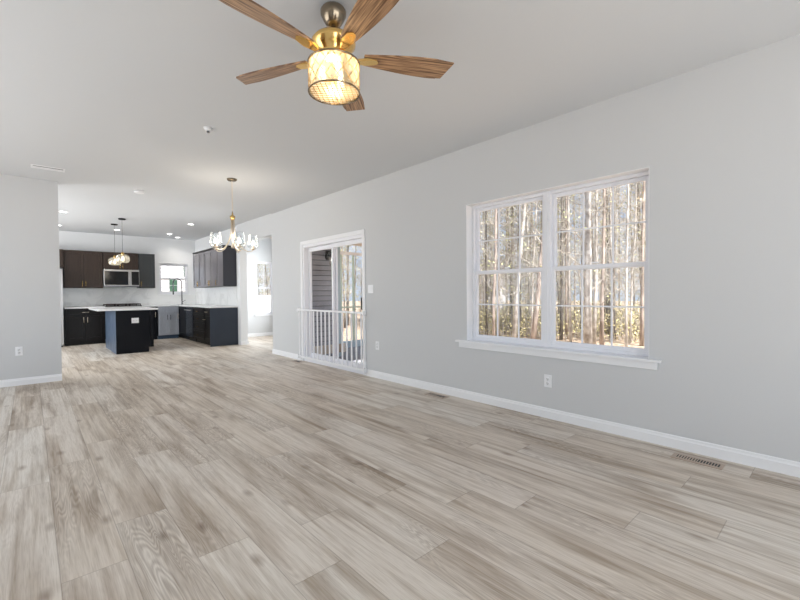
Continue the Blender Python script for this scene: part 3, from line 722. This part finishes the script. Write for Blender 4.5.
# recessed lights
rl = None
for i, (x, y, lab) in enumerate([(.485, 9.96, 'recessed downlight nearest the left wall edge'), (.488, 11.93, 'recessed downlight above refrigerator area'), (1.58, 11.9, 'recessed downlight behind the pendants'),
                      (2.70, 9.96, 'recessed downlight nearest the chandelier'), (2.70, 11.85, 'recessed downlight in front of kitchen window, left of pair'), (3.03, 12.44, 'recessed downlight over the sink, right of pair')]):
    if rl is None:
        rl = thing('recessed_light', lab, 'ceiling light', (x, y, H+.02))
        MB().lathe([(.058, -.004), (.062, -.01), (.085, -.006), (.088, 0)], (0, 0, 0), 24, False).build('trim_ring', plate_m, rl)
        MB().lathe([(.001, -.003), (.058, -.0035), (.058, -.001)], (0, 0, 0), 24).build('lens', led_m, rl); o = rl
    else:
        o = copy_tree(rl)
    o.location = (x, y, H+.02); o['label'] = lab
    light('downlight_glow', 'SPOT', (x, y, H-.02), 16, (1, .96, .9), (0, 0, -1), spot_size=R(150), spot_blend=.8, shadow_soft_size=.06)

# ------------------------------------------------------------------ guard rail at slider
gr = thing('guard_railing', 'white safety railing with slim balusters across the sliding door', 'railing', (W-.055, 0, 0))
MB().box((-.017, 4.60, .88), (.017, 6.53, .908)).build('top_rail', trim_m, gr, .004)
MB().box((-.018, 4.60, .065), (.018, 6.53, .10)).build('bottom_rail', trim_m, gr, .004)
nb = 16
for i in range(nb):
    yy = 4.67+(6.46-4.67)*i/(nb-1)
    MB().box((-.009, yy-.009, .10), (.009, yy+.009, .88)).build('baluster', trim_m, gr)
for yy in (4.615, 6.515):
    for zz in (.895, .082): MB().box((-.025, yy-.03, zz-.03), (.032, yy+.0, zz+.03)).build('bracket', plate_m, gr, .002)

# ------------------------------------------------------------------ ceiling fan
fx, fy = 1.257, 1.912
fan = thing('ceiling_fan', 'brass ceiling fan with five walnut blades and crystal drum light', 'ceiling fan', (fx, fy, 0))
MB().lathe([(.022, 2.625), (.036, 2.63), (.055, 2.66), (.069, 2.69), (.070, 2.71), (.060, 2.725), (.04, 2.735), (.03, 2.739)], n=32).build('canopy', nickel_m, fan)
MB().tube([(0, 0, 2.56), (0, 0, 2.64)], .013, 16).build('downrod', nickel_m, fan)
MB().lathe([(.025, 2.60), (.045, 2.59), (.075, 2.578), (.105, 2.56), (.120, 2.54), (.118, 2.525), (.10, 2.50), (.085, 2.475), (.080, 2.455), (.095, 2.445), (.10, 2.432), (.09, 2.43)][::-1], n=40).build('motor_housing', gold_m, fan)
def blade_mesh():
    # outline of a blade in local x (length) and y, tip cut at a slant
    mb = MB(); n = 16; top = []; bot = []
    for i in range(n+1):
        t = i/n; x = .165+t*(.665-.165)
        hw = .036+.037*math.sin(min(1, t*1.25)*PI/2) - .010*max(0, t-.8)/.2
        x2 = x - (.030*t if t > .9 else 0)
        top.append((x2, hw)); bot.append((x + (.012 if t == 1 else 0), -hw))
    th = .004; tw = R(-12)
    def P(x, y, z): return (x, y*math.cos(tw)-z*math.sin(tw), y*math.sin(tw)+z*math.cos(tw))
    vs = [P(x, y, th) for x, y in top]+[P(x, y, th) for x, y in bot]+[P(x, y, -th) for x, y in top]+[P(x, y, -th) for x, y in bot]
    m_ = n+1; fs = []
    for i in range(n):
        fs += [(i, m_+i, m_+i+1, i+1), (2*m_+i, 2*m_+i+1, 3*m_+i+1, 3*m_+i), (i, i+1, 2*m_+i+1, 2*m_+i), (m_+i, 3*m_+i, 3*m_+i+1, m_+i+1)]
    fs += [(0, 2*m_, 3*m_, m_), (n, m_+n, 3*m_+n, 2*m_+n)]
    mb.add(vs, fs); return mb
ZB = 2.468
bl0 = None
for k in range(5):
    ang = R(-28.5+72*k)
    if bl0 is None:
        o = blade_mesh().build('blade', blade_m, fan); bl0 = o
        br = MB()
        br.add([(.07, -.03, -.012), (.12, -.016, -.02), (.18, -.034, -.012), (.235, -.024, -.008), (.25, 0, -.008), (.235, .024, -.008), (.18, .034, -.012), (.12, .016, -.02), (.07, .03, -.012),
                (.07, -.03, -.002), (.12, -.016, -.008), (.18, -.034, -.006), (.235, -.024, -.0035), (.25, 0, -.0035), (.235, .024, -.0035), (.18, .034, -.006), (.12, .016, -.008), (.07, .03, -.002)],
               [(8,7,6,5,4,3,2,1,0), (9,10,11,12,13,14,15,16,17)]+[(i, (i+1) % 9, (i+1) % 9+9, i+9) for i in range(9)])
        bo = br.build('blade_bracket', gold_m, o)
        MB().lathe([(.012, -.013), (.014, -.006)], (.205, 0, 0), 10).build('cap', gold_m, o) if False else None
    else:
        o = copy_tree(bl0, fan)
    o.location = (0, 0, ZB); o.rotation_euler = (0, 0, ang)
ZD0, ZD1, RD = 2.268, 2.425, .138
MB().lathe([(RD-.004, ZD0+.004), (RD-.004, ZD1)], n=48, cap=False).build('crystal_shade', crystal_m, fan)
MB().lathe([(.002, ZD0+.006), (RD-.006, ZD0+.007)], n=48, cap=False).build('crystal_bottom', crystal_m, fan)
for z, rr in ((ZD0, .0045), (ZD1, .005)):
    MB().tube([(RD*math.cos(2*PI*i/48), RD*math.sin(2*PI*i/48), z) for i in range(49)], rr, 8).build('shade_rim', nickel_m, fan)
lat = MB(); nl = 14
for k in range(nl):
    for sg in (-1, 1):
        pts = []
        for i in range(9):
            t = i/8; a = 2*PI*k/nl+sg*t*2*PI/nl*2.0
            pts.append((RD*math.cos(a), RD*math.sin(a), ZD0+t*(ZD1-ZD0)))
        lat.tube(pts, .0016, 5)
# lattice on bottom disc
for k in range(-5, 6):
    for sg in (0, 1):
        d = k*.0245; hl = math.sqrt(max(0, (RD-.003)**2-d*d))
        aa = PI/4+sg*PI/2
        c_, s_ = math.cos(aa), math.sin(aa)
        lat.tube([(d*c_-hl*s_, d*s_+hl*c_, ZD0+.001), (d*c_+hl*s_, d*s_-hl*c_, ZD0+.001)], .0015, 5)
lat.build('lattice', gold_m, fan)
cry = MB()
def octa(mb, c, r):
    c = Vector(c); vs = [c+Vector(d)*r for d in ((1,0,0),(-1,0,0),(0,1,0),(0,-1,0),(0,0,1.2),(0,0,-1.2))]
    mb.add(vs, [(0,2,4),(2,1,4),(1,3,4),(3,0,4),(2,0,5),(1,2,5),(3,1,5),(0,3,5)])
for j in range(4):
    for k in range(28):
        a = 2*PI*(k+.5*(j % 2))/28; octa(cry, ((RD-.001)*math.cos(a), (RD-.001)*math.sin(a), ZD0+.02+j*.039), .0075)
cry.build('crystal_beads', glassy('crystal_bead_glass', (1, .97, .92, 1), .5, .03), fan)['kind'] = 'stuff'
for k in range(3):
    a = R(20+120*k); c = (.065*math.cos(a), .065*math.sin(a), 0)
    MB().lathe([(.004, 2.325), (.018, 2.335), (.021, 2.355), (.014, 2.38), (.012, 2.41)], c, 14).build('bulb', bulb_m, fan)
    light('fan_bulb_glow', 'POINT', (fx+c[0]*.4, fy+c[1]*.4, 2.40), 1.3, (1, .78, .5), shadow_soft_size=.025)

# ------------------------------------------------------------------ chandelier
cx_, cy_ = 2.06, 5.66
ch = thing('chandelier', 'champagne five-arm chandelier with clear glass shades', 'chandelier', (cx_, cy_, 0))
MB().lathe([(.05, 2.712), (.062, 2.722), (.066, 2.739)], n=24).build('canopy', nickel_m, ch)
chn = MB()
z = 2.71; k = 0
while z > 2.29:
    c = math.cos(k*PI/2), math.sin(k*PI/2)
    chn.tube([(c[0]*.008*math.cos(t), c[1]*.008*math.cos(t), z-.015+.017*math.sin(t)) for t in [2*PI*i/10 for i in range(11)]], .0022, 5)
    z -= .027; k += 1
chn.build('chain', champ_m, ch)
MB().lathe([(.008, 2.19), (.03, 2.2), (.034, 2.235), (.012, 2.25), (.006, 2.30)], n=16).build('hub', brass_m, ch)
MB().lathe([(.02, 1.80), (.024, 1.83), (.012, 1.86), (.010, 2.2)], n=12).build('center_column', champ_m, ch)
th0 = -R(20)
for k in range(5):
    a = th0+2*PI*k/5; c_, s_ = math.cos(a), math.sin(a)
    P_ = [(.018, 2.21), (.022, 2.08), (.035, 1.97), (.07, 1.87), (.13, 1.79), (.19, 1.762), (.245, 1.768), (.26, 1.79)]
    arm = MB().tube([(r_*c_, r_*s_, z_) for r_, z_ in P_], .0065, 8).build('arm', champ_m, ch)
    cc = (.26*c_, .26*s_, 1.79)
    cup = MB().lathe([(.012, -.005), (.03, .0), (.032, .012), (.016, .016), (.014, .05), (.010, .052)], cc, 14).build('candle_cup', champ_m, arm)
    MB().lathe([(.030, .012), (.060, .022), (.076, .045), (.075, .08), (.066, .14), (.058, .2)], cc, 20, False).build('glass_shade', shade_m, arm)
    MB().lathe([(.010, .052), (.018, .065), (.021, .085), (.013, .110), (.003, .125)], cc, 12).build('bulb', cbulb_m, arm)
light('chandelier_glow', 'POINT', (cx_, cy_, 2.0), 14, (1, .9, .75), shadow_soft_size=.2)

# ------------------------------------------------------------------ pendants
pd = None
for (x, y, lab) in ((1.432, 10.12, 'crystal glass island pendant, right and nearer of the two'), (1.41, 10.99, 'crystal glass island pendant, left and farther of the two')):
    if pd is None:
        pd = thing('pendant_light', lab, 'pendant lamp', (x, y, 0), group=None)
        MB().lathe([(.062, 2.735), (.065, 2.74), (.065, 2.759)], n=24).build('canopy', black_m, pd)
        MB().tube([(0, 0, 2.05), (0, 0, 2.74)], .003, 6).build('cord', black_m, pd)
        MB().lathe([(.02, 1.99), (.03, 2.0), (.03, 2.05), (.008, 2.07)], n=14).build('socket', brass_m, pd)
        gm = MB(); n = 18; prof = [(.06, 1.845), (.10, 1.86), (.118, 1.90), (.120, 1.94), (.108, 1.985), (.07, 2.015), (.028, 2.02)]
        vs = []
        for i, (r_, z_) in enumerate(prof):
            for k in range(n):
                a = 2*PI*(k+.5*(i % 2))/n; q = r_*(1+.06*(-1)**k); vs.append((q*math.cos(a), q*math.sin(a), z_))
        fs = []
        for i in range(len(prof)-1):
            for k in range(n): k2 = (k+1) % n; fs.append((i*n+k, i*n+k2, (i+1)*n+k2, (i+1)*n+k))
        gm.add(vs, fs); gm.build('glass_globe', pendglass_m, pd)
        MB().lathe([(.003, 1.88), (.022, 1.895), (.027, 1.92), (.016, 1.96), (.012, 1.99)], n=12).build('bulb', bulb_m, pd); o = pd
    else: o = copy_tree(pd)
    o.location = (x, y, 0); o['label'] = lab
    light('pendant_glow', 'POINT', (x, y, 1.87), .8, (1, .88, .68), shadow_soft_size=.03)

# ------------------------------------------------------------------ woods outside
def make_trunk(h, r, lean=(0, 0), wob=.12, seed=0):
    q = random.Random(seed); n = 9; pts = []; rs = []; px = py = 0
    for i in range(n+1):
        t = i/n; px += q.uniform(-wob, wob)*(.3+t); py += q.uniform(-wob, wob)*(.3+t)
        pts.append((px*.6+lean[0]*t*h, py*.6+lean[1]*t*h, h*t)); rs.append(r*(1.15 if i == 0 else 1)*(1-.8*t))
    return pts, rs
def tree_meshes(h, r, lean, seed, nb, twigs, bark, leaves=0, first=.12, bl=1.0):
    q = random.Random(seed); pts, rs = make_trunk(h, r, lean, .12, seed)
    tm = MB().tube(pts, rs, 9).mesh('trunk', bark)
    bm_ = MB(); lm = MB()
    for i in range(nb):
        t = first+(1-first)*(i+q.random())/nb*.97; s_ = t*(len(pts)-1); k = int(s_); fr_ = s_-k
        p = Vector(pts[k]).lerp(Vector(pts[min(k+1, len(pts)-1)]), fr_)
        a = q.uniform(0, 2*PI); up = q.uniform(.15, 1.1); ln = bl*q.uniform(.8, 2.4)*(1.1-t*.5)
        d = Vector((math.cos(a), math.sin(a), up)).normalized()
        cur = [p]; dd = d.copy()
        for _ in range(3):
            dd = (dd+Vector((q.uniform(-.35, .35), q.uniform(-.35, .35), q.uniform(-.15, .35)))).normalized(); cur.append(cur[-1]+dd*ln/3)
        br_ = max(.008, r*.16*(1.1-t)); bm_.tube(cur, [br_, br_*.75, br_*.5, br_*.2], 4, False)
        for _ in range(twigs):
            j = q.randint(1, 3); st = cur[j-1].lerp(cur[j], q.random())
            td = Vector((q.uniform(-1, 1), q.uniform(-1, 1), q.uniform(-.3, 1))).normalized(); tl = q.uniform(.25, .9)
            mid_ = st+td*tl*.5+Vector((q.uniform(-.06, .06), q.uniform(-.06, .06), q.uniform(-.05, .08))); end = mid_+(td+Vector((q.uniform(-.3, .3), q.uniform(-.3, .3), .15)))*tl*.5
            bm_.tube([st, mid_, end], [.006, .0045, .002], 3, False)
            if leaves and q.random() < leaves:
                for _ in range(3):
                    c = st.lerp(end, q.random())+Vector((q.uniform(-.12, .12), q.uniform(-.12, .12), q.uniform(-.12, .12))); u_ = Vector((q.uniform(-1, 1), q.uniform(-1, 1), q.uniform(-1, 1))).normalized()*.045; v_ = u_.orthogonal().normalized()*.03
                    lm.add([c-u_, c-v_, c+u_, c+v_], [(0, 1, 2, 3)])
    return tm, bm_.mesh('branches', twig_m), (lm.mesh('leaves', leaf_m) if lm.f else None)
def plant(name, label, cat, meshes, loc, rz=0, sc=1, group=None):
    t = thing(name, label, cat, loc, rz, group); t.scale = (sc, sc, sc)
    for nm, me in zip(('trunk', 'branches', 'leaves'), meshes):
        if me is None: continue
        o = bpy.data.objects.new(nm, me); COL.objects.link(o); o.parent = t
        if nm == 'leaves': o['kind'] = 'stuff'
    return t
def at(px, dist):
    """point on the ground in the direction of picture column px, at the given distance"""
    d = Fv*f_px + R2*(px-400); d = Vector((d.x, d.y, 0)).normalized(); return (d.x*dist, d.y*dist, GZ)
# lean is a world-space slope; Rv is to the right as seen from the room
def lean(s): return (Rv.x*s, Rv.y*s)
near = [(588, 15.0, .165, 0, bark_white, 'thick white birch trunk in the right half of big window'),
        (570, 17.0, .07, -.01, bark_white, 'slender white trunk left of the thick birch in big window'),
        (602, 16.0, .085, .02, bark_tan, 'tan trunk just right of the thick birch'),
        (626, 14.0, .05, .0, bark_white, 'thin pale trunk near right edge of big window'),
        (532, 14.5, .11, .10, bark_tan, 'pinkish tan trunk leaning right in left half of window'),
        (513, 16.0, .10, .09, bark_white, 'white trunk leaning right in left half of window'),
        (494, 15.0, .065, .02, bark_tan, 'pair trunk, left one, near the window left edge'),
        (498, 17.5, .065, .01, bark_tan, 'pair trunk, right one, near the window left edge'),
        (544, 18.0, .07, .0, bark_white, 'pale slim trunk by the window mullion'),
        (561, 18.0, .08, .01, bark_grey, 'grey trunk right of the window mullion'),
        (614, 19.0, .08, -.02, bark_grey, 'dark grey trunk between the tan trunk and thin pale trunk'),
        (641, 17.0, .08, .01, bark_tan, 'tan trunk at the right edge of big window'),
        (581, 20.0, .06, .02, bark_grey, 'narrow grey trunk close left of the thick birch'),
        (594.5, 16.6, .09, .012, bark_white, 'second white trunk close behind the thick birch'),
        (520, 20.0, .07, -.02, bark_grey, 'grey trunk behind the two leaning trunks'),
        (486, 19.0, .06, .0, bark_grey, 'grey trunk nearest the window left jamb')]
for i, (px, ds, r_, ln, bk, lab) in enumerate(near):
    plant('tree', lab, 'tree', tree_meshes(15, r_*.78, lean(ln), 100+i, 46, 9, bk, .12, .10), at(px, ds))
tmpl = [tree_meshes(14, .05, (0, 0), 1, 50, 9, bark_tan, .14, .08, .9), tree_meshes(15, .062, (.03, .01), 2, 50, 9, bark_grey, .14, .08, .9), tree_meshes(13, .045, (-.02, .03), 3, 48, 9, bark_white, .12, .06, .9), tree_meshes(9, .035, (.03, -.03), 4, 48, 8, bark_grey, .45, .05, .9)]
kinds = [('slender tan bare tree deep in the woods outside', 'tan trees deep in the woods'), ('slender grey bare tree deep in the woods outside', 'grey trees deep in the woods'),
         ('slender pale bare tree deep in the woods outside', 'pale trees deep in the woods'), ('small twiggy tree with scattered leaves in the woods', 'small leafy trees in the woods')]
q = random.Random(21); n = 0; tries = 0; spots = []
while n < 150 and tries < 6000:
    tries += 1
    ang = R(q.uniform(17, 86)) if n % 4 else R(q.uniform(50, 77)); ds = q.uniform(17, 44) if n % 3 else q.uniform(19, 30)
    x, y = ds*math.sin(ang), ds*math.cos(ang)
    if x < 9.5 and y < 24: continue
    if x < 11 and y > 20 and ang < R(21): continue
    if 7 < x < 16 and 13 < y < 27 and ang < R(29): continue
    if any((x-a)**2+(y-b)**2 < .8 for a, b in spots): continue
    spots.append((x, y)); k = q.choices(range(4), (4, 4, 3, 3))[0]
    plant('tree', kinds[k][0], 'tree', tmpl[k], (x, y, GZ), q.uniform(0, 6.28), q.uniform(.8, 1.2), kinds[k][1]); n += 1
for i in range(16):
    ang = R(20.5+i*.55); ds = q.uniform(29.5, 34) if i % 2 else q.uniform(34.5, 38)
    plant('tree', 'leafy tree at the far edge of the driveway, through the dining window', 'tree', tmpl[3], (ds*math.sin(ang), ds*math.cos(ang), GZ), q.uniform(0, 6), 1.0, 'leafy trees past the driveway')
# understory brush: nobody could count it
br = MB(); bl_ = MB(); q = random.Random(5)
for i in range(1800):
    ang = R(q.uniform(46, 80)); ds = q.uniform(17.5, 34)
    x, y = ds*math.sin(ang), ds*math.cos(ang); hh = q.uniform(.4, 1.7)
    d = Vector((q.uniform(-.4, .4), q.uniform(-.4, .4), 1)).normalized(); p0 = Vector((x, y, GZ)); p1 = p0+d*hh*.5; p2 = p1+(d+Vector((q.uniform(-.4, .4), q.uniform(-.4, .4), 0))).normalized()*hh*.5
    br.tube([p0, p1, p2], [.012, .009, .004], 3, False)
    for _ in range(10):
        c = p0.lerp(p2, q.uniform(.2, 1))+Vector((q.uniform(-.3, .3), q.uniform(-.3, .3), q.uniform(-.15, .15))); u_ = Vector((q.uniform(-1, 1), q.uniform(-1, 1), q.uniform(-1, 1))).normalized()*.05; v_ = u_.orthogonal().normalized()*.03
        bl_.add([c-u_, c-v_, c+u_, c+v_], [(0, 1, 2, 3)])
o = br.build('brush_stems', twig_m); prop(o, 'tangle of thin brush stems on the woodland floor', 'brush', kind='stuff')
o = bl_.build('brush_leaves', brush_m); prop(o, 'olive and straw coloured brush leaves under the trees', 'brush', kind='stuff')
# distant white building glimpsed at the left of the big window
x, y, _ = at(482, 40)
fb = thing('distant_house', 'white building glimpsed between trunks at left of big window', 'house', (x, y, GZ), -yaw-.2)
MB().box((-3.2, 0, 0), (2.2, 4, 4.0)).build('wall', house_m, fb)
MB().add([(-3.5,-.3,4.0),(2.5,-.3,4.0),(2.5,4.3,4.0),(-3.5,4.3,4.0),(-3.5,2,5.3),(2.5,2,5.3)], [(0,1,5,4),(2,3,4,5),(0,4,3),(1,2,5),(0,3,2,1)]).build('roof', roof_m, fb)
for xx in (-1.0, .9): MB().box((xx-.4, -.03, 1.6), (xx+.4, -.001, 2.8)).build('window', MATS['dark_window_pane'], fb)
# dark shrub beside the driveway
sh = MB(); q = random.Random(9)
x, y, _ = at(257.5, 18)
for i in range(900):
    c = Vector((q.gauss(0, .28), q.gauss(0, .28), abs(q.gauss(.5, .32)))); u_ = Vector((q.uniform(-1, 1), q.uniform(-1, 1), q.uniform(-1, 1))).normalized()*.06; v_ = u_.orthogonal().normalized()*.04
    sh.add([c-u_, c-v_, c+u_, c+v_], [(0, 1, 2, 3)])
st = thing('shrub', 'dark evergreen shrub outside beyond the dining window', 'shrub', (x, y, GZ))
sh.build('foliage', evergreen_m, st)['kind'] = 'stuff'
MB().tube([(0, 0, 0), (.02, .01, .7)], .03, 6).build('stem', bark_grey, st)
